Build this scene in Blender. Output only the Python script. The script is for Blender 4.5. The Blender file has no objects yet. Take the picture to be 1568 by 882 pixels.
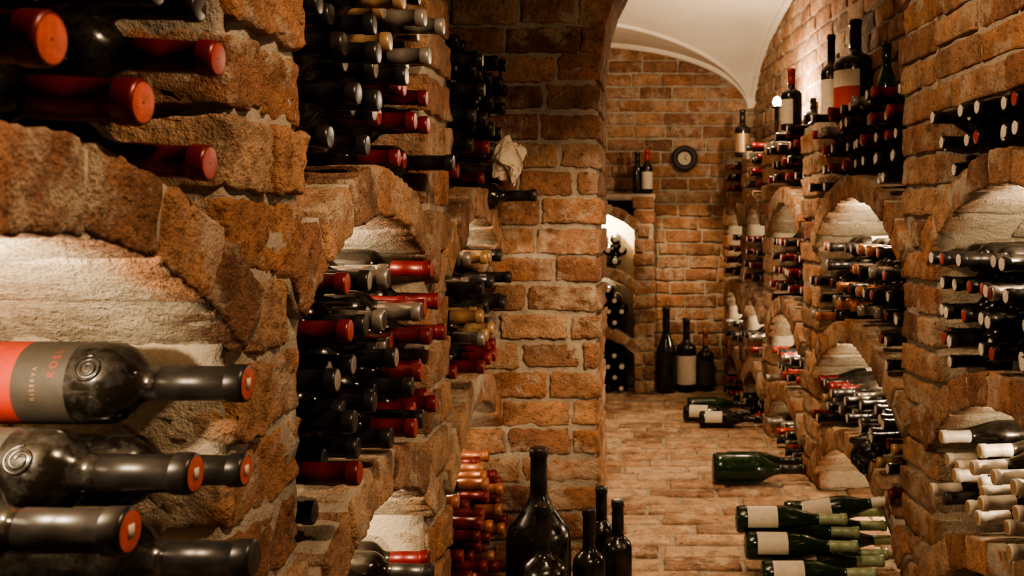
import bpy, math, random
import numpy as np
from mathutils import Vector, Matrix
random.seed(7); rng=np.random.default_rng(11)
SC=bpy.context.scene
# ------------------------------------------------------------ helpers
T=rng.random((48,48,48,3))*2-1
def vn(p,sc,off=0.0):
    q=p*sc+off+100.0
    i=np.floor(q).astype(int); f=q-i; f=f*f*(3-2*f)
    i0=i%48; i1=(i+1)%48
    def g(a,b,c): return T[a[:,0],b[:,1],c[:,2]]
    fx=f[:,0:1];fy=f[:,1:2];fz=f[:,2:3]
    return ((g(i0,i0,i0)*(1-fx)+g(i1,i0,i0)*fx)*(1-fy)+(g(i0,i1,i0)*(1-fx)+g(i1,i1,i0)*fx)*fy)*(1-fz)+ \
        ((g(i0,i0,i1)*(1-fx)+g(i1,i0,i1)*fx)*(1-fy)+(g(i0,i1,i1)*(1-fx)+g(i1,i1,i1)*fx)*fy)*fz
class MB:
    def __init__(s): s.v=[];s.f=[];s.m=[];s.w=[];s.n=0
    def add(s,v,f,m=0,w=None):
        v=np.asarray(v,float); f=np.asarray(f,int)
        s.v.append(v); s.f.append(f+s.n)
        s.m.append(np.full(len(f),m) if np.isscalar(m) else np.asarray(m))
        s.w.append(np.zeros(len(v)) if w is None else w)
        s.n+=len(v)
    def build(s,name,mats,smooth=True):
        v=np.concatenate(s.v); f=np.concatenate(s.f); m=np.concatenate(s.m); w=np.concatenate(s.w)
        me=bpy.data.meshes.new(name)
        me.vertices.add(len(v)); me.vertices.foreach_set('co',v.astype(np.float32).ravel())
        me.loops.add(len(f)*4); me.loops.foreach_set('vertex_index',f.astype(np.int32).ravel())
        me.polygons.add(len(f))
        me.polygons.foreach_set('loop_start',(np.arange(len(f))*4).astype(np.int32))
        me.polygons.foreach_set('loop_total',np.full(len(f),4,np.int32))
        me.polygons.foreach_set('material_index',m.astype(np.int32))
        me.polygons.foreach_set('use_smooth',np.full(len(f),smooth))
        a=me.attributes.new('lit_wash','FLOAT','POINT'); a.data.foreach_set('value',w.astype(np.float32))
        for k in mats: me.materials.append(k)
        me.update(calc_edges=True); me.validate()
        o=bpy.data.objects.new(name,me); SC.collection.objects.link(o); return o
_topo={}
def topo(nx,ny,nz):
    k=(nx,ny,nz)
    if k in _topo: return _topo[k]
    ids={};pts=[];F=[]
    def vid(a,b,c):
        if (a,b,c) not in ids: ids[(a,b,c)]=len(pts); pts.append((a,b,c))
        return ids[(a,b,c)]
    for a in range(nx):
        for b in range(ny):
            F.append([vid(a,b,0),vid(a,b+1,0),vid(a+1,b+1,0),vid(a+1,b,0)])
            F.append([vid(a,b,nz),vid(a+1,b,nz),vid(a+1,b+1,nz),vid(a,b+1,nz)])
        for c in range(nz):
            F.append([vid(a,0,c),vid(a+1,0,c),vid(a+1,0,c+1),vid(a,0,c+1)])
            F.append([vid(a,ny,c),vid(a,ny,c+1),vid(a+1,ny,c+1),vid(a+1,ny,c)])
    for b in range(ny):
        for c in range(nz):
            F.append([vid(0,b,c),vid(0,b,c+1),vid(0,b+1,c+1),vid(0,b+1,c)])
            F.append([vid(nx,b,c),vid(nx,b+1,c),vid(nx,b+1,c+1),vid(nx,b,c+1)])
    _topo[k]=(np.array(pts),np.array(F)); return _topo[k]
def axis_t(n,L,r):
    if n<3: return np.linspace(0,1,n+1)
    e=min(r/L,0.3)
    return np.concatenate([[0],np.linspace(e,1-e,n-1),[1]])
def brick(mb,c,U,V,W,size,n=(6,4,4),mat=0,lit_wash=None,amp=0.0045,r=0.0060,jit=0.004):
    P,F=topo(*n); L=np.array(size,float)
    q=np.stack([axis_t(n[k],L[k],r)[P[:,k]] for k in range(3)],1)
    p=(q-0.5)*L
    cj=(rng.random((2,2,2,3))-0.5)*2*jit
    x,y,z=q[:,0:1],q[:,1:2],q[:,2:3]
    off=0
    for a in (0,1):
        for b in (0,1):
            for d in (0,1):
                off=off+cj[a,b,d]*(x if a else 1-x)*(y if b else 1-y)*(z if d else 1-z)
    h=L/2; inner=np.maximum(h-r,0.0)
    qc=np.clip(p,-inner,inner); dlt=p-qc; nn=np.linalg.norm(dlt,axis=1,keepdims=True)
    p=qc+np.where(nn>1e-9,dlt/np.maximum(nn,1e-9),0)*np.minimum(nn,r)
    p=p+off
    R=np.array([U,V,W],float)
    w=p@R+np.array(c,float)
    if np.linalg.det(R)<0: F=F[:,::-1]
    w=w+vn(w,20)*amp*0.4+vn(w,85,7.3)*amp*0.85
    mb.add(w,F,mat,lit_wash(w) if lit_wash else None)
def gridbox(mb,mapfn,n,mat,amp=0.005,lit_wash=None,flip=False):
    P,F=topo(*n); q=P/np.array(n,float)
    w=mapfn(q)
    w=w+vn(w,22,3.1)*amp+vn(w,60,9.3)*amp*0.7
    if flip: F=F[:,::-1]
    mb.add(w,F,mat,lit_wash(w) if lit_wash else None)
class Fr:
    def __init__(s,O,S,D):
        s.O=np.array([O[0],O[1],0.0]); s.S=np.array([S[0],S[1],0.0]); s.S/=np.linalg.norm(s.S)
        s.D=np.array([D[0],D[1],0.0]); s.D/=np.linalg.norm(s.D); s.Z=np.array([0,0,1.0])
        s.flip=np.linalg.det(np.array([s.S,s.D,s.Z]))<0
    def p(s,a,d,z): return s.O+s.S*a+s.D*d+s.Z*z
    def loc(s,w): q=w-s.O; return q@s.S,q@s.D,w[:,2]
def mbox(mb,fr,s0,s1,d0,d1,z0,z1,mat,step=0.05,amp=0.005,lit_wash=None):
    n=tuple(max(1,int(round((b-a)/step))) for a,b in ((s0,s1),(d0,d1),(z0,z1)))
    def m(q): return fr.O+np.outer(s0+(s1-s0)*q[:,0],fr.S)+np.outer(d0+(d1-d0)*q[:,1],fr.D)+np.outer(z0+(z1-z0)*q[:,2],fr.Z)
    gridbox(mb,m,n,mat,amp,lit_wash,fr.flip)
def arch_geo(s0,s1,zi,rise,t):
    hw=(s1-s0)/2; R=(hw*hw+rise*rise)/(2*rise); return (s0+s1)/2,zi-R,R,math.asin(hw/R),t
def ext(a): 
    sc,zc,R,th,t=a
    return lambda s: zc+math.sqrt(max((R+t)**2-(s-sc)**2,0))
def intr(a):
    sc,zc,R,th,t=a
    return lambda s: zc+math.sqrt(max(R**2-(s-sc)**2,0))
def ring(mb,fr,a,d0,d1,blen,n,lit_wash,rows=2,step=0.04,over=0.05,pro=0.0):
    sc,zc,R,th,t=a; th2=th+over
    cnt=max(5,int(round(2*th2*(R+t/2)/blen))); 
    if cnt%2==0: cnt+=1
    def m(q):
        an=-th2+2*th2*q[:,0]; rr=R+0.006+(t-0.012)*q[:,2]; d=d0+0.005-pro+(d1-d0-0.012+pro)*q[:,1]
        return fr.O+np.outer(sc+rr*np.sin(an),fr.S)+np.outer(d,fr.D)+np.outer(zc+rr*np.cos(an),fr.Z)
    gridbox(mb,m,(max(12,int(2*th2*R/step)),max(4,int((d1-d0)/step)),3),1,0.004,lit_wash,fr.flip)
    for k in range(cnt):
        an=-th2+2*th2*(k+0.5)/cnt
        U=math.cos(an)*fr.S-math.sin(an)*fr.Z; W=math.sin(an)*fr.S+math.cos(an)*fr.Z
        arc=2*th2*(R+t/2)/cnt-0.012
        ds=[(d0-pro,d0+(d1-d0)*0.55),(d0+(d1-d0)*0.57,d1)] if rows==2 else [(d0,d1)]
        for da,db in ds:
            j=random.uniform(-.006,.004); rad=R+t/2+random.uniform(-.003,.003)
            c=fr.O+fr.S*(sc+rad*math.sin(an))+fr.Z*(zc+rad*math.cos(an))+fr.D*((da+db)/2+j)
            brick(mb,c,U,fr.D,W,(arc,db-da,t-0.004),n,0,lit_wash)
def panel(mb,fr,s0,s1,d0,dep,z0,z1,ch=0.088,bl=0.25,n=(6,3,4),lit_wash=None,skip=None,mort=True,amp=0.0045,enddeep=0,joint=0.013,step=0.05):
    if mort: mbox(mb,fr,s0+.004,s1-(.02 if enddeep else .004),d0+0.007,d0+max(dep,enddeep)-.004,z0,z1,1,step,0.004,lit_wash)
    k=0; z=z0
    while z<z1-0.02:
        h=min(ch,z1-z); s=s0-(0 if k%2==0 else bl*0.5)
        while s<s1-0.01:
            L=bl*random.uniform(.8,1.12); a=max(s,s0); b=min(s+L,s1)
            if s1-b<0.05: b=s1
            if b-a>0.03 and not(skip and skip((a+b)/2,z+h/2)):
                dd=enddeep if (enddeep and b>=s1-1e-4) else dep
                c=fr.p((a+b)/2,d0+dd/2+random.uniform(-.007,.003),z+h/2+random.uniform(-.002,.002))
                brick(mb,c,fr.S,fr.D,fr.Z,(b-a-joint*(.6+.6*random.random()),dd,h-joint*random.uniform(.75,1.15)),n,0,lit_wash,amp)
            if b>=s1: break
            s=b
        z+=ch; k+=1
def pier(mb,fr,s0,s1,dep,z0,z1,ch,n,lit_wash,zones=(),step=0.04,amp=.0045):
    mbox(mb,fr,s0+.009,s1-.009,.009,dep,z0,z1,1,step,0.005,lit_wash)
    z=z0;k=0;W=s1-s0
    while z<z1-.03:
        h=min(ch,z1-z)-0.014; zc=z+ch/2 if z+ch<=z1 else (z+z1)/2
        zone=any(a<zc<b for a,b in zones)
        j=lambda:random.uniform(-.007,.006)
        if zone:
            c=fr.p((s0+s1)/2+j(),.1+j(),zc); brick(mb,c,fr.S,fr.D,fr.Z,(W*.5,.2,h),n,0,lit_wash,amp)
            c=fr.p((s0+s1)/2+j(),.2+(dep-.2)/2,zc); brick(mb,c,fr.S,fr.D,fr.Z,(W*.96,dep-.2-.012,h),n,0,lit_wash,amp)
        elif random.random()<.28:
            sp=s0+W*random.uniform(.4,.6)
            for a,b in ((s0,sp),(sp,s1)):
                c=fr.p((a+b)/2,.12+j(),zc); brick(mb,c,fr.S,fr.D,fr.Z,(b-a-.010,.24,h),n,0,lit_wash,amp)
            c=fr.p((s0+s1)/2+j(),.255+(dep-.255)/2,zc); brick(mb,c,fr.S,fr.D,fr.Z,(W-.004,dep-.26,h),n,0,lit_wash,amp)
        else:
            e=random.uniform(.12,.17) if k%2 else random.uniform(.2,.25)
            for a,b in ((0,e),(e+.014,dep)):
                c=fr.p((s0+s1)/2+j(),(a+b)/2+j(),zc); brick(mb,c,fr.S,fr.D,fr.Z,(W-.002,b-a,h),n,0,lit_wash,amp)
        z+=ch;k+=1
# ------------------------------------------------------------ materials
def mat_new(name):
    m=bpy.data.materials.new(name); m.use_nodes=True; nt=m.node_tree
    return m,nt,nt.nodes['Principled BSDF']
def nd(nt,t,**k):
    n=nt.nodes.new(t)
    for a,b in k.items(): setattr(n,a,b)
    return n
def noise(nt,scale,detail=5,rough=.6,co=None):
    n=nd(nt,'ShaderNodeTexNoise'); n.inputs['Scale'].default_value=scale; n.inputs['Detail'].default_value=detail; n.inputs['Roughness'].default_value=rough
    nt.links.new(co,n.inputs['Vector']); return n
def ramp(nt,fac,stops):
    r=nd(nt,'ShaderNodeValToRGB'); nt.links.new(fac,r.inputs[0]); e=r.color_ramp.elements
    while len(e)<len(stops): e.new(0.5)
    for el,(p,c) in zip(e,stops): el.position=p; el.color=(*c,1) if len(c)==3 else c
    return r
def mix(nt,fac,a,b,mode='MIX'):
    m=nd(nt,'ShaderNodeMix',data_type='RGBA',blend_type=mode)
    if isinstance(fac,float): m.inputs[0].default_value=fac
    else: nt.links.new(fac,m.inputs[0])
    for s,i in ((a,6),(b,7)):
        if isinstance(s,tuple): m.inputs[i].default_value=(*s,1)
        else: nt.links.new(s,m.inputs[i])
    return m.outputs[2]
def math_n(nt,op,a,b=None,clamp=False):
    m=nd(nt,'ShaderNodeMath',operation=op,use_clamp=clamp)
    for i,s in enumerate((a,b)):
        if s is None: continue
        if isinstance(s,(int,float)): m.inputs[i].default_value=s
        else: nt.links.new(s,m.inputs[i])
    return m.outputs[0]
CREAM=(.84,.76,.62)
def brick_mat(name,cols,pale=.5,bump=1.0):
    m,nt,b=mat_new(name); co=nd(nt,'ShaderNodeTexCoord').outputs['Object']; L=nt.links
    geo=nd(nt,'ShaderNodeNewGeometry')
    r=ramp(nt,geo.outputs['Random Per Island'],[(i/(len(cols)-1),c) for i,c in enumerate(cols)])
    n1=noise(nt,14,6,.65,co); n2=noise(nt,70,5,.7,co); n3=noise(nt,9,9,.74,co); n4=noise(nt,240,3,.6,co)
    shade=ramp(nt,n1.outputs[0],[(.3,(.5,.46,.43)),(.5,(.95,.93,.9)),(.7,(1.35,1.28,1.15))])
    c=mix(nt,1.0,r.outputs[0],shade.outputs[0],'MULTIPLY')
    dk=ramp(nt,n2.outputs[0],[(.33,(.28,.24,.22)),(.46,(1,1,1))]); c=mix(nt,.8,c,dk.outputs[0],'MULTIPLY')
    pl=ramp(nt,n3.outputs[0],[(.51,(0,0,0)),(.60,(1,1,1))]); pf=math_n(nt,'MULTIPLY',pl.outputs[0],pale)
    c=mix(nt,pf,c,(.60,.48,.36))
    at=nd(nt,'ShaderNodeAttribute',attribute_name='lit_wash')
    wf=math_n(nt,'MULTIPLY',at.outputs['Fac'],math_n(nt,'ADD',n3.outputs[0],.35),True)
    wc=mix(nt,n2.outputs[0],(.52,.43,.31),CREAM)  # cream wash with the niche lamps' light painted into the brick colour
    c=mix(nt,wf,c,wc); L.new(c,b.inputs['Base Color'])
    b.inputs['Roughness'].default_value=.87; b.inputs['Specular IOR Level'].default_value=.25
    h=math_n(nt,'ADD',math_n(nt,'MULTIPLY',n1.outputs[0],1.0),math_n(nt,'MULTIPLY',n2.outputs[0],.9))
    h=math_n(nt,'ADD',h,math_n(nt,'MULTIPLY',n4.outputs[0],.35))
    h=math_n(nt,'ADD',h,math_n(nt,'MULTIPLY',pl.outputs[0],.12))
    vo=nd(nt,'ShaderNodeTexVoronoi'); vo.inputs['Scale'].default_value=48; L.new(co,vo.inputs['Vector'])
    pit=ramp(nt,vo.outputs['Distance'],[(.10,(0,0,0)),(.24,(1,1,1))]); h=math_n(nt,'ADD',h,math_n(nt,'MULTIPLY',pit.outputs[0],.18))
    bp=nd(nt,'ShaderNodeBump'); bp.inputs['Strength'].default_value=bump; bp.inputs['Distance'].default_value=.016
    L.new(h,bp.inputs['Height']); L.new(bp.outputs[0],b.inputs['Normal']); return m
def mortar_mat(name,c1,c2):
    m,nt,b=mat_new(name); co=nd(nt,'ShaderNodeTexCoord').outputs['Object']; L=nt.links
    n1=noise(nt,18,6,.7,co); n2=noise(nt,130,4,.7,co)
    r=ramp(nt,n1.outputs[0],[(.3,c1),(.7,c2)])
    at=nd(nt,'ShaderNodeAttribute',attribute_name='lit_wash')
    c=mix(nt,math_n(nt,'MULTIPLY',at.outputs['Fac'],.8),r.outputs[0],(.70,.60,.46))  # same painted-in niche light on the mortar
    L.new(c,b.inputs['Base Color']); b.inputs['Roughness'].default_value=.95; b.inputs['Specular IOR Level'].default_value=.15
    h=math_n(nt,'ADD',n1.outputs[0],math_n(nt,'MULTIPLY',n2.outputs[0],.35))
    bp=nd(nt,'ShaderNodeBump'); bp.inputs['Strength'].default_value=.9; bp.inputs['Distance'].default_value=.014
    L.new(h,bp.inputs['Height']); L.new(bp.outputs[0],b.inputs['Normal']); return m
BR=brick_mat('old_brick',[(.42,.20,.11),(.49,.285,.17),(.30,.15,.095),(.57,.38,.25),(.44,.22,.12),(.20,.105,.07),(.49,.305,.19),(.35,.18,.115)],.65)
BRF=brick_mat('floor_brick',[(.41,.245,.16),(.53,.37,.26),(.28,.165,.115),(.60,.46,.34),(.44,.28,.19)],.75,.7)
MO=mortar_mat('lime_mortar',(.27,.23,.185),(.48,.41,.325))
def simple(name,col,rough=.4,metal=0,bump=0,var=.0,coat=0,nscale=60,trans=0):
    m,nt,b=mat_new(name); b.inputs['Base Color'].default_value=(*col,1); b.inputs['Roughness'].default_value=rough; b.inputs['Metallic'].default_value=metal
    b.inputs['Coat Weight'].default_value=coat; b.inputs['Coat Roughness'].default_value=.08
    if trans: b.inputs['Transmission Weight'].default_value=trans
    co=nd(nt,'ShaderNodeTexCoord').outputs['Object']; n=noise(nt,nscale,5,.65,co)
    lo=tuple(x*(1-var) for x in col); hi=tuple(min(1,x*(1+var)) for x in col)
    r=ramp(nt,n.outputs[0],[(.3,lo),(.7,hi)]); nt.links.new(r.outputs[0],b.inputs['Base Color'])
    if bump:
        bp=nd(nt,'ShaderNodeBump'); bp.inputs['Strength'].default_value=bump; bp.inputs['Distance'].default_value=.004
        nt.links.new(n.outputs[0],bp.inputs['Height']); nt.links.new(bp.outputs[0],b.inputs['Normal'])
    return m
def glassy(name,col,dust=.02,rough=.09,trans=0):
    m,nt,b=mat_new(name); co=nd(nt,'ShaderNodeTexCoord').outputs['Object']
    n=noise(nt,35,6,.7,co); r=ramp(nt,n.outputs[0],[(.45,col),(.8,tuple(c+dust for c in col))])
    nt.links.new(r.outputs[0],b.inputs['Base Color'])
    rr=ramp(nt,n.outputs[0],[(.4,(rough,)*3),(.75,(rough+.25,)*3)]); nt.links.new(rr.outputs[0],b.inputs['Roughness'])
    b.inputs['Transmission Weight'].default_value=trans; b.inputs['IOR'].default_value=1.52; return m
BM=[glassy('dark_glass',(.008,.006,.004),.03,.11),glassy('green_glass',(.008,.030,.008),.02,.10,.25),
 simple('foil_black',(.020,.018,.017),.34,.2,var=.3),simple('foil_burgundy',(.135,.011,.013),.36,.2,var=.25),
 simple('foil_silver',(.36,.33,.30),.36,.6,var=.2),simple('foil_gold',(.42,.27,.15),.38,.4,var=.2),
 simple('foil_white',(.66,.60,.52),.5,.1,var=.1),simple('foil_red',(.32,.028,.018),.42,.1,var=.2),
 simple('foil_copper',(.42,.17,.085),.38,.4,var=.2),simple('label_cream',(.62,.56,.46),.7,var=.12),
 simple('label_red',(.38,.035,.02),.6,var=.15),simple('label_grey',(.050,.043,.036),.6,var=.2),
 simple('foil_pale_green',(.28,.34,.21),.45,.1,var=.15),simple('foil_disc_red',(.46,.07,.03),.5,0,bump=.4,var=.3),
 glassy('dusty_glass',(.009,.007,.005),.06,.14)]
GL,GR,FB,FBU,FS,FG,FW,FR_,FC,LC,LR,LG,FPG,DR,DG=range(15)
# ------------------------------------------------------------ bottles
PROF={
'bordeaux':[(0,.002,'g'),(.002,.030,'g'),(.003,.035,'g'),(.009,.0385,'g'),(.03,.0385,'l'),(.100,.0385,'m'),(.148,.0385,'g'),(.17,.0385,'g'),(.180,.0375,'g'),(.189,.0335,'g'),(.196,.027,'g'),(.202,.0205,'g'),(.208,.0172,'g'),(.220,.0158,'g'),(.2205,.0168,'f'),(.25,.0164,'f'),(.282,.0160,'f'),(.2825,.0176,'f'),(.284,.0180,'f'),(.2965,.0180,'f'),(.2995,.0168,'f'),(.3,.0150,'d'),(.3,.001,'d')],
'burgundy':[(0,.002,'g'),(.002,.032,'g'),(.004,.037,'g'),(.010,.041,'g'),(.03,.041,'l'),(.065,.041,'l'),(.11,.041,'g'),(.135,.0405,'g'),(.15,.038,'g'),(.165,.033,'g'),(.18,.027,'g'),(.195,.0215,'g'),(.21,.0175,'g'),(.222,.0158,'g'),(.2225,.0166,'f'),(.25,.0162,'f'),(.283,.0158,'f'),(.2835,.0178,'f'),(.2965,.0178,'f'),(.2995,.0165,'f'),(.3,.0150,'d'),(.3,.001,'d')]}
def add_bottle(mb,tip,axis,L=1.0,Rb=None,Rn=None,kind='bordeaux',foil=FB,disc=None,glass=GL,label=None,label2=None,seg=18,larc=150,roll=None):
    """tip: capsule end, axis: base->tip unit vector"""
    Rb=L if Rb is None else Rb; Rn=Rb if Rn is None else Rn
    ax=np.array(axis,float); ax/=np.linalg.norm(ax)
    up=np.array([0,0,1.0]) if abs(ax[2])<.9 else np.array([0,-1.0,0])
    e1=np.cross(ax,up); e1/=np.linalg.norm(e1); e2=np.cross(ax,e1)
    tip=np.array(tip,float); base=tip-ax*.3*L
    pr=PROF[kind]; th=np.linspace(0,2*np.pi,seg,endpoint=False)
    roll=random.uniform(0,6.28) if roll is None else roll
    V=[];
    for z,r,_ in pr:
        k=min(max((r-.0175)/(.0385-.0175),0),1); rr=r*(Rn*(1-k)+Rb*k)
        V.append(base+ax*z*L+np.outer(np.cos(th)*rr,e1)+np.outer(np.sin(th)*rr,e2))
    V=np.concatenate(V); F=[];M=[]
    disc=foil if disc is None else disc
    for i in range(len(pr)-1):
        t=pr[i][2]
        for j in range(seg):
            F.append([i*seg+j,i*seg+(j+1)%seg,(i+1)*seg+(j+1)%seg,(i+1)*seg+j])
            if t=='f': M.append(foil)
            elif t=='d': M.append(disc)
            elif t in 'lm' and label is not None:
                a=math.degrees((th[j]+math.pi/seg-roll+math.pi)%(2*math.pi)-math.pi)
                M.append((label if t=='l' or label2 is None else label2) if abs(a)<larc/2 else glass)
            else: M.append(glass)
    mb.add(V,np.array(F)[:, ::-1] if np.linalg.det(np.array([e1,e2,ax]))<0 else F,M)
def hero(name,tip,axis,**k):
    mb=MB(); k.setdefault('seg',40); add_bottle(mb,tip,axis,**k); return mb,name
def finish(h): return h[0].build(h[1],BM)
def fill(name,fr,s0,s1,zb,zlow,zhigh,zmax,choose,r=.0385,prot=(-.055,.02),keep=.94,seg=16,L=1.0,avoid=(),kind='bordeaux'):
    mb=MB(); k=0; z=zb+r; c=0
    while z<zmax:
        s=s0+r+.004+(k%2)*r
        while s<s1-r:
            ok = z-r*.95>=zlow(s) and z+r*.9<=zhigh(s) and random.random()<keep
            for (as_,az,ar) in avoid:
                if math.hypot(s-as_,z-az)<ar+r*.95: ok=False
            if ok:
                sj=s+random.uniform(-.003,.003)
                d=random.uniform(*prot)
                ax=-fr.D+fr.S*random.uniform(-.03,.03)+fr.Z*random.uniform(-.03,.02)
                o=choose(sj,z)
                add_bottle(mb,fr.p(sj,d,z),ax,L=L*random.uniform(.97,1.03),Rb=.98,kind=o.get('kind',kind),foil=o['foil'],disc=o.get('disc'),glass=o.get('glass',GL),label=o.get('label',LC if random.random()<.3 else None),seg=seg); c+=1
            s+=2*r+.003
        z+=r*1.76; k+=1
    if c: return mb.build(name,BM)
def pick(*opts):
    tot=sum(w for w,_ in opts); x=random.random()*tot
    for w,o in opts:
        x-=w
        if x<=0: return dict(o)
    return dict(opts[-1][1])
# ------------------------------------------------------------ LEFT rack wall
FL=Fr((-.5,0),(0,1),(-1,0)); DEP=.42
def lit_washL(w):
    s,d,z=FL.loc(w)
    return np.clip((d-.015)/.05,0,1)*np.clip((1.10-z)/.05,0,1)*.95  # lightens niche sides only in the lit tiers
mb=MB(); piersL=[(.165,.40),(1.155,1.40),(2.146,2.38)]
baysL=[(.40,1.155),(1.40,2.146),(2.38,3.05)]
A1=[arch_geo(a,b,zi,.13,.088) for (a,b),zi in zip(baysL,(1.058,1.078,1.078))]
A2=[arch_geo(a,b,.57,.13,.088) for a,b in baysL]
for i,(a,b) in enumerate(piersL):
    hi=(20,16,10) if i==1 else (9,7,5)
    pier(mb,FL,a,b,DEP,0,2.2,.1,hi,lit_washL,zones=((.93,1.03),(.43,.53)),step=.016 if i==1 else .04,amp=.0065)
for i,(a,b) in enumerate(baysL):
    for ar in (A1[i],A2[i]):
        ring(mb,FL,ar,0,DEP,.15,(16,10,9) if i<2 else (7,5,5),lit_washL,step=.02,pro=.012)
    panel(mb,FL,a,b,0,.2,1.78,2.2,n=(4,3,3))
mb.build('brick_wine_rack',[BR,MO])
mb=MB(); mbox(mb,FL,.165,3.04,DEP+.005,DEP+.06,0,2.2,1,.06,.004,lit_washL); mb.build('wall_left',[BR,MO])
# bottles left
def chL(s,z):
    if z>1.1:
        if s>1.78 and z<1.34: return pick((4,dict(foil=FBU,disc=FR_)),(1,dict(foil=FB)))
        if s>1.66: return pick((5,dict(foil=FG,disc=FS)),(3,dict(foil=FB,disc=FS)),(1,dict(foil=FS)))
        return pick((6,dict(foil=FB)),(2,dict(foil=FB,disc=FS)),(1,dict(foil=FG)))
    if z>.6:
        if s>1.88: return pick((5,dict(foil=FBU,disc=FR_)),(1,dict(foil=FBU)),(1,dict(foil=FB)))
        if z>.85 and s>1.6: return pick((4,dict(foil=FS,disc=FB)),(3,dict(foil=FB,disc=FS)))
        return pick((5,dict(foil=FB)),(4,dict(foil=FB,disc=FS)),(2,dict(foil=FBU,disc=FR_)),(2,dict(foil=FS,disc=FB)))
    return pick((3,dict(foil=FBU)),(3,dict(foil=FB)),(1,dict(foil=FG)))
def chL3(s,z):
    if z>1.28: return pick((5,dict(foil=FB)),(2,dict(foil=FB,disc=FPG,glass=GR)))
    if z>1.1: return pick((5,dict(foil=FBU,disc=FR_)),(1,dict(foil=FB)))
    if z>.98: return pick((3,dict(foil=FC)),(2,dict(foil=FBU)))
    if z>.75: return pick((5,dict(foil=FB)),(2,dict(foil=FG)),(1,dict(foil=FS)))
    if z>.4: return pick((6,dict(foil=FBU,disc=FR_)),(1,dict(foil=FB)))
    return pick((4,dict(foil=FBU,disc=FR_)),(2,dict(foil=FC)))
INF=lambda s:9
heros_av=[(1.08,.895,.045),(.99,.82,.045),(1.08,.801,.039),(.85,.806,.045),(1.0,.732,.039)]
fill('stacked_wine_bottles',FL,.42,1.15,.6,ext(A2[0]),intr(A1[0]),.78,chL,avoid=heros_av,seg=24)
fill('stacked_wine_bottles',FL,.42,1.15,1.27,ext(A1[0]),INF,1.52,chL,seg=24)
fill('stacked_wine_bottles',FL,1.405,2.14,.53,ext(A2[1]),intr(A1[1]),.98,chL,seg=24,keep=.96,prot=(-.07,.02))
fill('stacked_wine_bottles',FL,1.405,2.14,1.02,ext(A1[1]),INF,1.58,chL,seg=24,keep=.95,prot=(-.07,.02))
fill('stacked_wine_bottles',FL,1.405,2.14,0,lambda s:-1,intr(A2[1]),.40,chL,seg=20)
fill('stacked_wine_bottles',FL,2.385,3.03,.53,ext(A2[2]),intr(A1[2]),1.0,chL3,keep=.96,prot=(-.07,.02))
fill('stacked_wine_bottles',FL,2.385,3.03,1.02,ext(A1[2]),INF,1.6,chL3,keep=.93,prot=(-.07,.02))
fill('stacked_wine_bottles',FL,2.385,3.03,0,lambda s:-1,intr(A2[2]),.42,chL3)
# near heroes
def U(u,v,Y): return ((u-1010)/1524*Y,Y,1.07-(v-340)/1524*Y)
def sticker(mb,tip,s=.007):
    x,y,z=tip
    P,F=topo(1,1,1); q=(P-.5)*np.array([.0012,s*1.3,s*1.6]); mb.add(q+np.array([x+.0006,y,z]),F,FW)
def swirl(mb,c,nrm,R0=.015,turns=2.2,r=.002):
    n=np.array(nrm,float);n/=np.linalg.norm(n); a=np.cross(n,[1,0,0]);a/=np.linalg.norm(a); b=np.cross(n,a)
    N=60;M=8;V=[]
    for i in range(N):
        t=i/(N-1); an=t*turns*2*math.pi; R=R0*(1-.75*t); d=a*math.cos(an)+b*math.sin(an)
        p=np.array(c)+d*R-n*(R*math.cos(an))**2/(2*.044)
        for j in range(M):
            ph=2*math.pi*j/M; V.append(p+d*r*math.cos(ph)+n*r*math.sin(ph))
    F=[[i*M+j,i*M+(j+1)%M,(i+1)*M+(j+1)%M,(i+1)*M+j] for i in range(N-1) for j in range(M)]
    mb.add(V,F,DG)
def label_text(parent,txt,tip,L,t0,a0,size,mat):
    """lettering wrapped round a bottle lying along +X; reads round the body"""
    cu=bpy.data.curves.new('label_text','FONT'); cu.body=txt; cu.size=size; cu.resolution_u=3; cu.align_x='CENTER'; cu.space_character=1.5
    ob=bpy.data.objects.new('tmp',cu); SC.collection.objects.link(ob); dg=bpy.context.evaluated_depsgraph_get()
    me=bpy.data.meshes.new_from_object(ob.evaluated_get(dg)); bpy.data.objects.remove(ob)
    R=.0385*L+.0006
    for v in me.vertices:
        ang=a0+v.co.x/R; x=tip[0]-.3*L+t0*L-v.co.y
        v.co=(x,tip[1]-R*math.cos(ang),tip[2]+R*math.sin(ang))
    me.materials.clear(); me.materials.append(mat)
    o=bpy.data.objects.new('label_text',me); SC.collection.objects.link(o); o.parent=parent
near=[((380,587),1.08,1.15,FB,DR,LR,LG),((300,725),.99,1.15,FB,DR,LG,LG),((377,720),1.08,1.0,FB,DR,None,None),((200,813),.85,1.15,FB,DR,LC,LG),((390,855),1.0,1.06,FB,FB,None,None)]
for i,(uv,Y,L,fo,di,l1,l2) in enumerate(near):
    tip=U(*uv,Y); h=hero('wine_bottle',tip,(1,0,-.004),L=L,foil=fo,disc=di,label=l1,label2=l2,seg=64,larc=230,roll=math.radians(-30),glass=DG if i<3 else GL)
    if l1 is not None:
        sticker(h[0],tip)
        nn=np.array([0,-.86,.5]); x=tip[0]-.3*L+.168*L
        swirl(h[0],np.array([x,tip[1],tip[2]])+nn*.0386*L,nn,R0=.015)
    elif di==DR: sticker(h[0],tip)
    o=finish(h)
    if i==0:
        label_text(o,'RISERVA',tip,L,.122,.15,.007,BM[FG]); label_text(o,'ROSSO',tip,L,.139,.8,.011,BM[LR])
    if i==1: label_text(o,'RISERVA',tip,L,.12,.35,.009,BM[FG])
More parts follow.
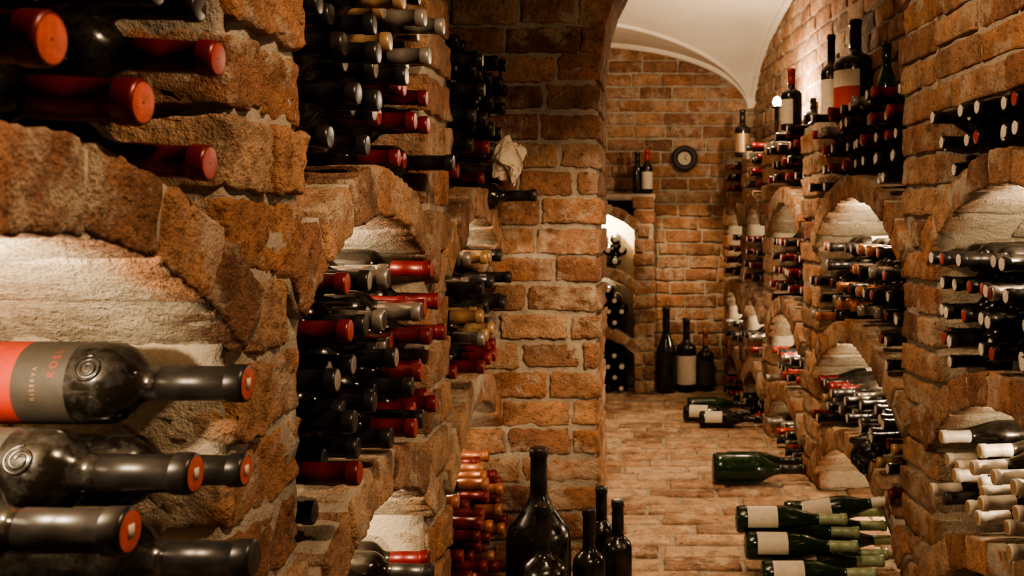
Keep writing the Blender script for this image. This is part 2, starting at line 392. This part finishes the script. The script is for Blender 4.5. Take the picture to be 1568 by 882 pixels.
top=[((80,60),.70,1.15,FBU,DR),((335,90),.97,1.0,FBU,FR_),((220,157),.88,1.2,FBU,DR),((322,250),1.02,1.05,FBU,FR_)]
for (uv,Y,L,fo,di) in top:
    tip=U(*uv,Y); finish(hero('wine_bottle',tip,(1,0,-.05),L=L,foil=fo,disc=di,seg=48,label=None))
# ------------------------------------------------------------ pillar and arch
mb=MB(); FP=Fr((-.93,3.05),(1,0),(0,1))
panel(mb,FP,0,.754,0,.17,0,2.29,ch=.088,bl=.21,n=(14,5,8),enddeep=.34,step=.03,amp=.006,joint=.015)
mb.build('brick_pillar',[BR,MO])
mb=MB()
N=17
for k in range(N):
    an=math.pi*(k+.5)/N; ca,sa=math.cos(an),math.sin(an)
    c=np.array([.35-.586*ca,3.22,1.57+.56*sa]); W=np.array([-ca*.5,0,sa*.526]);W/=np.linalg.norm(W); Ux=np.array([W[2],0,-W[0]])
    brick(mb,c,Ux,(0,1,0),W,(.105,.33,.12),(5,6,4),0)
mb.build('brick_arch',[BR,MO])
# ------------------------------------------------------------ RIGHT rack wall
FRR=Fr((.98,0),(-.0872,.9962),(.9962,.0872)); DR_=.33
def lit_washR(w):
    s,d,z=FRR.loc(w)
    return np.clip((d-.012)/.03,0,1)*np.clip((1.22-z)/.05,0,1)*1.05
piersR=[(1.55,1.80,2.35),(2.70,2.97,2.35),(3.98,4.28,1.47),(4.92,5.16,1.47),(5.62,5.82,1.47),(6.3,6.5,1.47)]
baysR=[(1.80,2.70),(2.97,3.98),(4.28,4.92),(5.16,5.62),(5.82,6.3)]
mb=MB()
for a,b,zt in piersR: pier(mb,FRR,a,b,DR_,0,zt,.09,(9,8,6),lit_washR,zones=((.99,1.08),(.48,.57),(.09,.18)),amp=.0055)
AR=[]
for a,b in baysR:
    w=b-a; rise=.18*min(1,w/.9)
    ars=[arch_geo(a,b,zi,rise,.085) for zi in (1.15,.64,.25)]; AR.append(ars)
    for ar in ars: ring(mb,FRR,ar,0,DR_,.12,(8,7,6),lit_washR,pro=.02)
panel(mb,FRR,1.55,2.70,0,.2,1.36,2.35,ch=.085,n=(8,3,6))
mb.build('brick_wine_rack',[BR,MO])
mb=MB(); panel(mb,FRR,1.55,6.45,DR_+.005,.06,0,1.4,n=(5,2,3),lit_wash=lit_washR)
mb.build('wall_right',[BR,MO])
mb=MB(); FU=Fr((1.25,0),(-.0965,.9953),(.9953,.0965))
panel(mb,FU,2.9,6.62,0,.1,1.42,2.4,ch=.085,n=(6,3,4))
mb.build('wall_right_upper',[BR,MO])
def chA(s,z):
    if z>1.2: return pick((6,dict(foil=FB,disc=FW)),(2,dict(foil=FB,disc=FR_)))
    if z>.7: return pick((3,dict(foil=FB,disc=FR_)),(5,dict(foil=FB,disc=FW)),(1,dict(foil=FS,disc=FBU)))
    return pick((8,dict(foil=FW,disc=FG)),(1,dict(foil=FB)))
def chB(s,z):
    if z>1.2: return pick((3,dict(foil=FBU,disc=FR_)),(5,dict(foil=FB,disc=FW)),(1,dict(foil=FS)))
    if z>.7: return pick((3,dict(foil=FB,disc=FR_)),(2,dict(foil=FB,disc=FW)),(3,dict(foil=FC)),(1,dict(foil=FS)))
    return pick((5,dict(foil=FB,disc=FW)),(1,dict(foil=FG)),(1,dict(foil=FBU)))
def chC(s,z):
    if z>1.2: return pick((4,dict(foil=FBU,disc=FR_)),(4,dict(foil=FB,disc=FW)))
    if z>.7: return pick((5,dict(foil=FBU,disc=FW)),(3,dict(foil=FB,disc=FR_)))
    return pick((4,dict(foil=FB,disc=FW)),(1,dict(foil=FS)),(2,dict(foil=FR_)))
tops=[1.36,1.50,1.5,1.48,1.45]
for i,(a,b) in enumerate(baysR):
    ch=(chA,chB,chC,chC,chC)[i]; sg=16 if i<2 else 12; a1,a2,a3=AR[i]; P=(-.05,.025)
    fill('stacked_wine_bottles',FRR,a,b,1.10,ext(a1),INF,tops[i],ch,seg=sg,keep=.97,prot=P)
    fill('stacked_wine_bottles',FRR,a,b,.60,ext(a2),intr(a1),[.98,.99,1.02,1.02,1.0][i],ch,seg=sg,keep=.97,prot=P)
    fill('stacked_wine_bottles',FRR,a,b,.21,ext(a3),intr(a2),[.58,.47,.5,.5,.5][i],ch,seg=sg,keep=.92,prot=(-.09,.0) if i==0 else P,kind='burgundy' if i<2 else 'bordeaux')
    if i!=1: fill('stacked_wine_bottles',FRR,a,b,0,lambda s:-1,intr(a3),.16,ch,seg=sg,prot=P)
# ------------------------------------------------------------ END wall, rack
mb=MB(); FE=Fr((-1.62,6.5),(1,0),(0,1))
panel(mb,FE,0,2.5,0,.1,0,2.4,ch=.085,bl=.22,n=(7,3,5),amp=.005)
mb.build('wall_end',[BR,MO])
mb=MB(); FEK=Fr((-1.62,6.18),(1,0),(0,1)); eb=[(.12,.66),(.86,1.457)]
lit_washE=lambda w: np.clip((w[:,1]-6.2)/.05,0,1)*.9
AE=[]
for a,b in ((0,.12),(.66,.86),(1.457,1.59)): pier(mb,FEK,a,b,.31,0,1.24,.088,(5,4,4),lit_washE,zones=((1.0,1.09),))
for a,b in eb:
    ars=[arch_geo(a,b,zi,.11,.07) for zi in (1.13,.74,.36)]; AE.append(ars)
    for ar in ars: ring(mb,FEK,ar,0,.3,.1,(5,4,4),lit_washE)
mbox(mb,FEK,0,1.59,.005,.31,1.205,1.245,1,.05,.004)
mbox(mb,FEK,.1,1.5,.285,.31,.0,1.2,1,.05,.004,lit_washE)
mb.build('brick_wine_rack',[BR,MO])
chE=lambda s,z: pick((4,dict(foil=FB,disc=FW)),(1,dict(foil=FB)),(1,dict(foil=FPG,glass=GR,disc=FW)))
for (a,b),(a1,a2,a3) in zip(eb,AE):
    for zb,lo,hi,zm in ((.72,ext(a2),intr(a1),1.0),(.34,ext(a3),intr(a2),.66),(0,lambda s:-1,intr(a3),.33)):
        fill('stacked_wine_bottles',FEK,a,b,zb,lo,hi,zm,chE,seg=12,prot=(-.03,-.01),L=.95,keep=1)
# ------------------------------------------------------------ left back wall
mb=MB(); FB2=Fr((-1.66,3.4),(0,1),(-1,0))
panel(mb,FB2,0,3.05,0,.1,0,2.4,n=(4,2,3)); mb.build('wall_left_back',[BR,MO])
# ------------------------------------------------------------ floor
mb=MB()
def mfloor(q): return np.stack([-1.65+3.1*q[:,0],-.6+7.2*q[:,1],-.1+.094*q[:,2]],1)
gridbox(mb,mfloor,(40,90,1),1,.003)
y=-.6;k=0
while y<6.55:
    w=.118; x=-1.65-(0 if k%2 else .12)
    while x<1.4:
        L=.25*random.uniform(.85,1.1)
        brick(mb,(x+L/2,y+w/2,-.03+random.uniform(-.004,.003)),(1,0,0),(0,1,0),(0,0,1),(L-.014,w-.014,.066),(7,4,3),0,None,.004,.010)
        x+=L
    y+=w;k+=1
mb.build('floor',[BRF,MO])
# ------------------------------------------------------------ ceiling vault
mp,nt,b=mat_new('vault_plaster'); co=nd(nt,'ShaderNodeTexCoord').outputs['Object']; n1=noise(nt,3,6,.6,co); n2=noise(nt,60,4,.6,co)
r=ramp(nt,n1.outputs[0],[(.3,(.72,.63,.51)),(.7,(.85,.78,.66))]); nt.links.new(r.outputs[0],b.inputs['Base Color']); b.inputs['Roughness'].default_value=.9
bp=nd(nt,'ShaderNodeBump'); bp.inputs['Strength'].default_value=.3; bp.inputs['Distance'].default_value=.01; nt.links.new(n2.outputs[0],bp.inputs['Height']); nt.links.new(bp.outputs[0],b.inputs['Normal'])
nx,ny=130,230; xs=np.linspace(-1.66,1.35,nx); ys=np.linspace(-.6,6.6,ny)
X,Y=np.meshgrid(xs,ys,indexing='ij')
z1=1.80+.44*np.sqrt(np.clip(1-((X+.5)/1.10)**2,0,1)); z2=1.80+.54*np.sqrt(np.clip(1-((Y-4.8)/1.70)**2,0,1))
Z=np.where(Y<3.40,2.31,np.maximum(z1,z2)); V=np.stack([X,Y,Z],-1).reshape(-1,3)
ii,jj=np.meshgrid(np.arange(nx-1),np.arange(ny-1),indexing='ij'); ii=ii.ravel();jj=jj.ravel()
Fc=np.stack([ii*ny+jj,ii*ny+jj+1,(ii+1)*ny+jj+1,(ii+1)*ny+jj],1)
mb=MB(); mb.add(V,Fc); mb.build('ceiling',[mp])
# plaster ribs: along the groins and where the vault meets the end and right walls
def tube(mb,pts,r=.02,M=10):
    pts=np.array(pts,float); V=[]
    for i in range(len(pts)):
        t=pts[min(i+1,len(pts)-1)]-pts[max(i-1,0)]; t/=np.linalg.norm(t)
        a=np.cross(t,[0,1,0] if abs(t[1])<.8 else [1,0,0]); a/=np.linalg.norm(a); b2=np.cross(t,a)
        for j in range(M):
            ph=2*math.pi*j/M; V.append(pts[i]+a*r*math.cos(ph)+b2*r*math.sin(ph))
    mb.add(V,[[i*M+j,(i+1)*M+j,(i+1)*M+(j+1)%M,i*M+(j+1)%M] for i in range(len(pts)-1) for j in range(M)])
mb=MB(); pts=[]
for i in range(60):
    t=i/59; x=.59-1.09*t
    zz=1.80+.44*math.sqrt(max(0,1-((x+.5)/1.10)**2)); kk=min(1,(zz-1.80)/.54); pts.append((x,4.8+1.70*math.sqrt(max(0,1-kk*kk)),zz))
tube(mb,pts,.016)
tube(mb,[(-.5+1.095*math.cos(a),6.49,1.80+.435*math.sin(a)) for a in np.linspace(.02,2.9,90)],.026)
tube(mb,[tuple(FU.p(4.83+1.70*math.cos(a),-.005,1.80+.535*math.sin(a))) for a in np.linspace(.05,3.0,90)],.026)
mb.build('trim_rib',[mp])
# ------------------------------------------------------------ standing bottles
def stand(u,vtop,Yd,zbase,Rw_px,name='wine_bottle',neck=1.0,**k):
    x,y,zt=U(u,vtop,Yd); H=zt-zbase; R=Rw_px/2/1524*Yd
    finish(hero(name,(x,y,zt),(0,0,1),L=H/.3,Rb=R/(.041 if k.get('kind')=='burgundy' else .0385),Rn=neck,**k))
stand(825,685,2.75,.006,100,neck=1.45,kind='burgundy')
stand(832,772,2.40,.006,74,neck=1.1,foil=FB)
stand(902,778,2.55,.006,50,foil=FB)
stand(921,745,2.86,.006,42,foil=FB)
stand(946,765,2.70,.006,44,foil=FB)
stand(1310,30,4.08,1.478,66,neck=1.5,label=LR,label2=LC,larc=110,roll=math.radians(215))
stand(1273,53,4.18,1.478,32,neck=1.0,label=LC,larc=120,roll=math.radians(220))
stand(1358,66,3.62,1.44,30,glass=GR,foil=GR,kind='burgundy')
stand(1212,105,4.45,1.478,32,foil=FR_,label=LC,larc=100,roll=math.radians(220))
stand(1245,150,4.9,1.478,30,foil=FB)
stand(1137,168,6.0,1.46,24,label=FG,larc=170,roll=math.radians(270))
stand(976,232,6.30,1.25,15,foil=FB,label=LC)
stand(991,229,6.28,1.25,17,foil=FR_,label=LC,larc=170,roll=math.radians(270))
stand(1020,470,6.25,.006,31,neck=1.4,kind='burgundy')
stand(1051,487,6.28,.006,31,neck=1.3,label=LC,larc=140,roll=math.radians(270))
stand(1080,505,6.3,.006,26,neck=1.1,label=LG,larc=160,roll=math.radians(270),foil=FC)
mb=MB(); panel(mb,FU,2.98,4.0,-.11,.1,1.36,1.438,ch=.078,n=(5,3,3)); mb.build('trim_ledge',[BR,MO])
# floor-lying bottles
def lie(u,v,Yd,L,dirx,tilt=0,yaw=0,**k):
    x,y,z=U(u,v,Yd); ax=np.array([math.cos(yaw)*dirx,math.sin(yaw),tilt]); ax/=np.linalg.norm(ax)
    tip=np.array([x,y,z])+ax*.3*L
    finish(hero('wine_bottle',tip,ax,L=L,Rb=k.pop('Rb',L*.88),Rn=L*.9,seg=36,**k))
RL=math.radians(-35)
kw=dict(kind='burgundy',glass=GR,foil=FPG,label=LC,larc=110,roll=RL)
lie(1126,795,2.98,1.12,1,-.01,.03,**kw)
lie(1140,835,2.92,1.12,1,-.03,.06,**kw)
lie(1165,880,2.84,1.1,1,0,.02,**kw)
lie(1148,812,3.08,1.12,1,-.01,-.04,**kw)
lie(1185,862,2.95,1.1,1,0,.05,**kw)
lie(1195,848,3.06,1.1,1,0,-.02,**kw)
lie(1215,790,3.12,1.1,1,.20,-.12,kind='burgundy',glass=GR,foil=FW,label=LC,larc=110,roll=RL)
lie(1200,786,3.26,1.1,1,.02,.0,kind='burgundy',glass=GR,foil=FPG)
lie(1200,805,3.2,1.1,1,.0,.0,kind='burgundy',glass=GR,foil=FPG)
lie(1225,828,3.16,1.05,1,.0,.03,kind='burgundy',glass=GR,foil=FPG)
kg=dict(kind='burgundy',glass=GR,foil=FB)
lie(1090,717,4.05,1.28,1,-.02,.03,Rb=1.55,**kg); lie(1110,706,4.24,1.1,1,0,0,**kg)
kb=dict(kind='burgundy',foil=FB,label=LC,larc=110,roll=RL)
lie(1046,632,5.3,1.2,1,0,-.12,**kb); lie(1052,620,5.45,1.2,1,0,.05,kind='burgundy',glass=GR); lie(1070,641,5.18,1.1,1,0,-.05,**kb)
finish(hero('wine_bottle',U(822,299,2.84),(1,0,.02),L=1.0,foil=FB))
# crumpled bags
def bag(name,c,size,mat,seed,res=30,amp=.45):
    P,F=topo(res,res,res); q=(P/res-.5)*2; q=q/np.linalg.norm(q,axis=1,keepdims=True)
    n=vn(q,1.5,seed)*amp+np.abs(vn(q,3.3,seed+3))*amp*.4+np.abs(vn(q,8,seed+5))*amp*.15
    q=q+n; mb=MB(); mb.add(q*np.array(size)+np.array(c),F); return mb.build(name,[mat])
PB=simple('crumpled_paper',(.66,.55,.42),.75,bump=.5,var=.1); KB=simple('black_plastic',(.012,.01,.01),.25,var=.2,bump=.3)
bag('crumpled_paper_bag',U(780,248,2.90),(.045,.04,.057),PB,4.4,amp=.42)
bag('black_plastic_bag',U(1332,700,3.28),(.065,.06,.07),KB,12.1)
def lathe(mb,c,ax,prof,seg=40,mat=0):
    ax=np.array(ax,float); e1=np.cross(ax,[0,0,1.0]) if abs(ax[2])<.9 else np.array([1.0,0,0]); e1/=np.linalg.norm(e1); e2=np.cross(ax,e1); th=np.linspace(0,2*np.pi,seg,endpoint=False)
    V=np.concatenate([np.array(c)+ax*h+np.outer(np.cos(th)*r,e1)+np.outer(np.sin(th)*r,e2) for h,r in prof])
    F=[[i*seg+j,i*seg+(j+1)%seg,(i+1)*seg+(j+1)%seg,(i+1)*seg+j] for i in range(len(prof)-1) for j in range(seg)]
    mb.add(V,F,mat)
mb=MB(); cx,cy,cz=U(1048,243,6.5); cy=6.475
lathe(mb,(cx,cy,cz),(0,-1,0),[(-.01,.06)]+[(.015+.02*math.sin(a),.064+.02*math.cos(a)) for a in np.linspace(-1.2,3.9,14)]+[(0.0,.045)],mat=0)
lathe(mb,(cx,cy,cz),(0,-1,0),[(.004,.050),(.006,.030),(.006,.0005)],mat=1)
for an,l in ((.5,.03),(2.2,.022)):
    d=np.array([math.sin(an),0,math.cos(an)]); brick(mb,np.array([cx,cy-.009,cz])+d*l/2,d,(0,1,0),np.cross(d,[0,1,0]),(l,.002,.004),(1,1,1),0,None,0,.0005,0)
mb.build('wall_clock',[simple('dark_wreath',(.02,.016,.012),.6,bump=.5),simple('clock_face',(.45,.38,.28),.6)])
m_em,nt,b=mat_new('lamp_glow'); b.inputs['Emission Color'].default_value=(1,.78,.45,1); b.inputs['Emission Strength'].default_value=60
mb=MB(); lx,ly,lz=U(1190,157,5.03); zb=1.474
lathe(mb,(lx,ly,zb),(0,0,1),[(0,.001),(0,.035),(.012,.035),(.016,.012),(lz-zb-.03,.012),(lz-zb-.028,.026),(lz-zb-.02,.028)],mat=0)
lathe(mb,(lx,ly,zb),(0,0,1),[(lz-zb-.02,.014),(lz-zb-.005,.023),(lz-zb+.01,.021),(lz-zb+.024,.013),(lz-zb+.03,.0005)],mat=1)
mb.build('ledge_lamp',[simple('lamp_metal',(.03,.025,.02),.4,.8),m_em])
# ------------------------------------------------------------ lights
WARM=(1,.68,.40)
def point(name,loc,e,r=.02,col=WARM):
    l=bpy.data.lights.new(name,'POINT'); l.energy=e; l.color=col; l.shadow_soft_size=r; o=bpy.data.objects.new(name,l); o.location=loc; SC.collection.objects.link(o)
def spot(name,loc,tgt,e,ang=60,r=.03,col=WARM,blend=.5):
    l=bpy.data.lights.new(name,'SPOT'); l.energy=e; l.color=col; l.shadow_soft_size=r; l.spot_size=math.radians(ang); l.spot_blend=blend
    o=bpy.data.objects.new(name,l); o.location=loc; o.rotation_euler=(Vector(tgt)-Vector(loc)).to_track_quat('-Z','Y').to_euler(); SC.collection.objects.link(o)
NC=(1,.78,.52)
for s,d,z,e in ((.80,.16,1.0,7.5),(1.88,.22,1.045,5.5),(2.72,.2,1.04,5),(1.9,.2,.53,6),(2.75,.2,.53,2.5)):
    point('niche_light',tuple(FL.p(s,d,z)),e,.012,NC)
for s,d,z,e in ((2.25,.2,1.09,6),(2.3,.2,.60,5.5),(3.5,.18,1.09,10),(3.5,.2,.60,9),(3.5,.16,.19,5),(4.6,.22,1.1,2.5),(4.6,.2,.58,5.5),(4.6,.2,.19,2),(5.4,.22,1.1,2.2),(5.4,.2,.6,4.5),(6.05,.22,1.1,2),(6.05,.2,.6,4)):
    point('niche_light',tuple(FRR.p(s,d,z)),e,.012,NC)
point('niche_light',tuple(FEK.p(1.30,.12,1.07)),18,.012,NC); point('niche_light',tuple(FEK.p(1.30,.1,.68)),6,.012,NC)
point('ledge_lamp_light',(lx,ly,lz+.055),30,.02,(1,.76,.50))
spot('vault_fill_light',(-.5,4.3,1.5),(.05,5.2,2.25),38,95,col=(1,.79,.55))  # unseen floating spot, added to brighten the vault
spot('aisle_spot',(.35,.75,2.0),(-.5,1.5,.9),66,85)
spot('aisle_spot',(.42,1.15,1.75),(-.5,1.95,1.05),36,62,blend=.8)  # added in mid-air to light the foils in the left racks
spot('aisle_spot',(.45,1.7,1.4),(-.36,3.05,.80),56,38,blend=.9)  # added in mid-air, stands in for niche light falling on the pillar
spot('aisle_spot',(.4,1.9,1.6),(-.4,3.05,1.45),12,50,blend=.9)
spot('aisle_spot',(-.15,1.9,2.0),(.75,2.9,.8),54,85)  # added to brighten the faces of the front right bays
spot('aisle_spot',(-.1,3.6,2.0),(.6,4.6,.9),28,70)
spot('aisle_spot',(-.1,5.0,2.1),(.22,6.5,.72),160,24,blend=.9)
spot('aisle_spot',(.1,4.2,2.1),(.15,4.3,0),82,75)
spot('aisle_spot',(.1,2.4,2.0),(.3,3.0,0),26,70)
w=bpy.data.worlds.new('w'); SC.world=w; w.use_nodes=True; w.node_tree.nodes['Background'].inputs[0].default_value=(1,.70,.47,1); w.node_tree.nodes['Background'].inputs[1].default_value=.05
# ------------------------------------------------------------ camera
cd=bpy.data.cameras.new('camera'); cam=bpy.data.objects.new('camera',cd); SC.collection.objects.link(cam); SC.camera=cam
cam.location=(0,0,1.07); cam.rotation_euler=(math.radians(90),0,0)
cd.sensor_width=36; cd.lens=36*1524/1568; cd.shift_x=-(1010-784)/1568; cd.shift_y=-(441-340)/1568; cd.clip_start=.02
cd.dof.use_dof=True; cd.dof.focus_distance=1.8; cd.dof.aperture_fstop=9
try:
    SC.view_settings.view_transform='AgX'; SC.view_settings.look='AgX - Medium High Contrast'
except Exception as e: print(e)
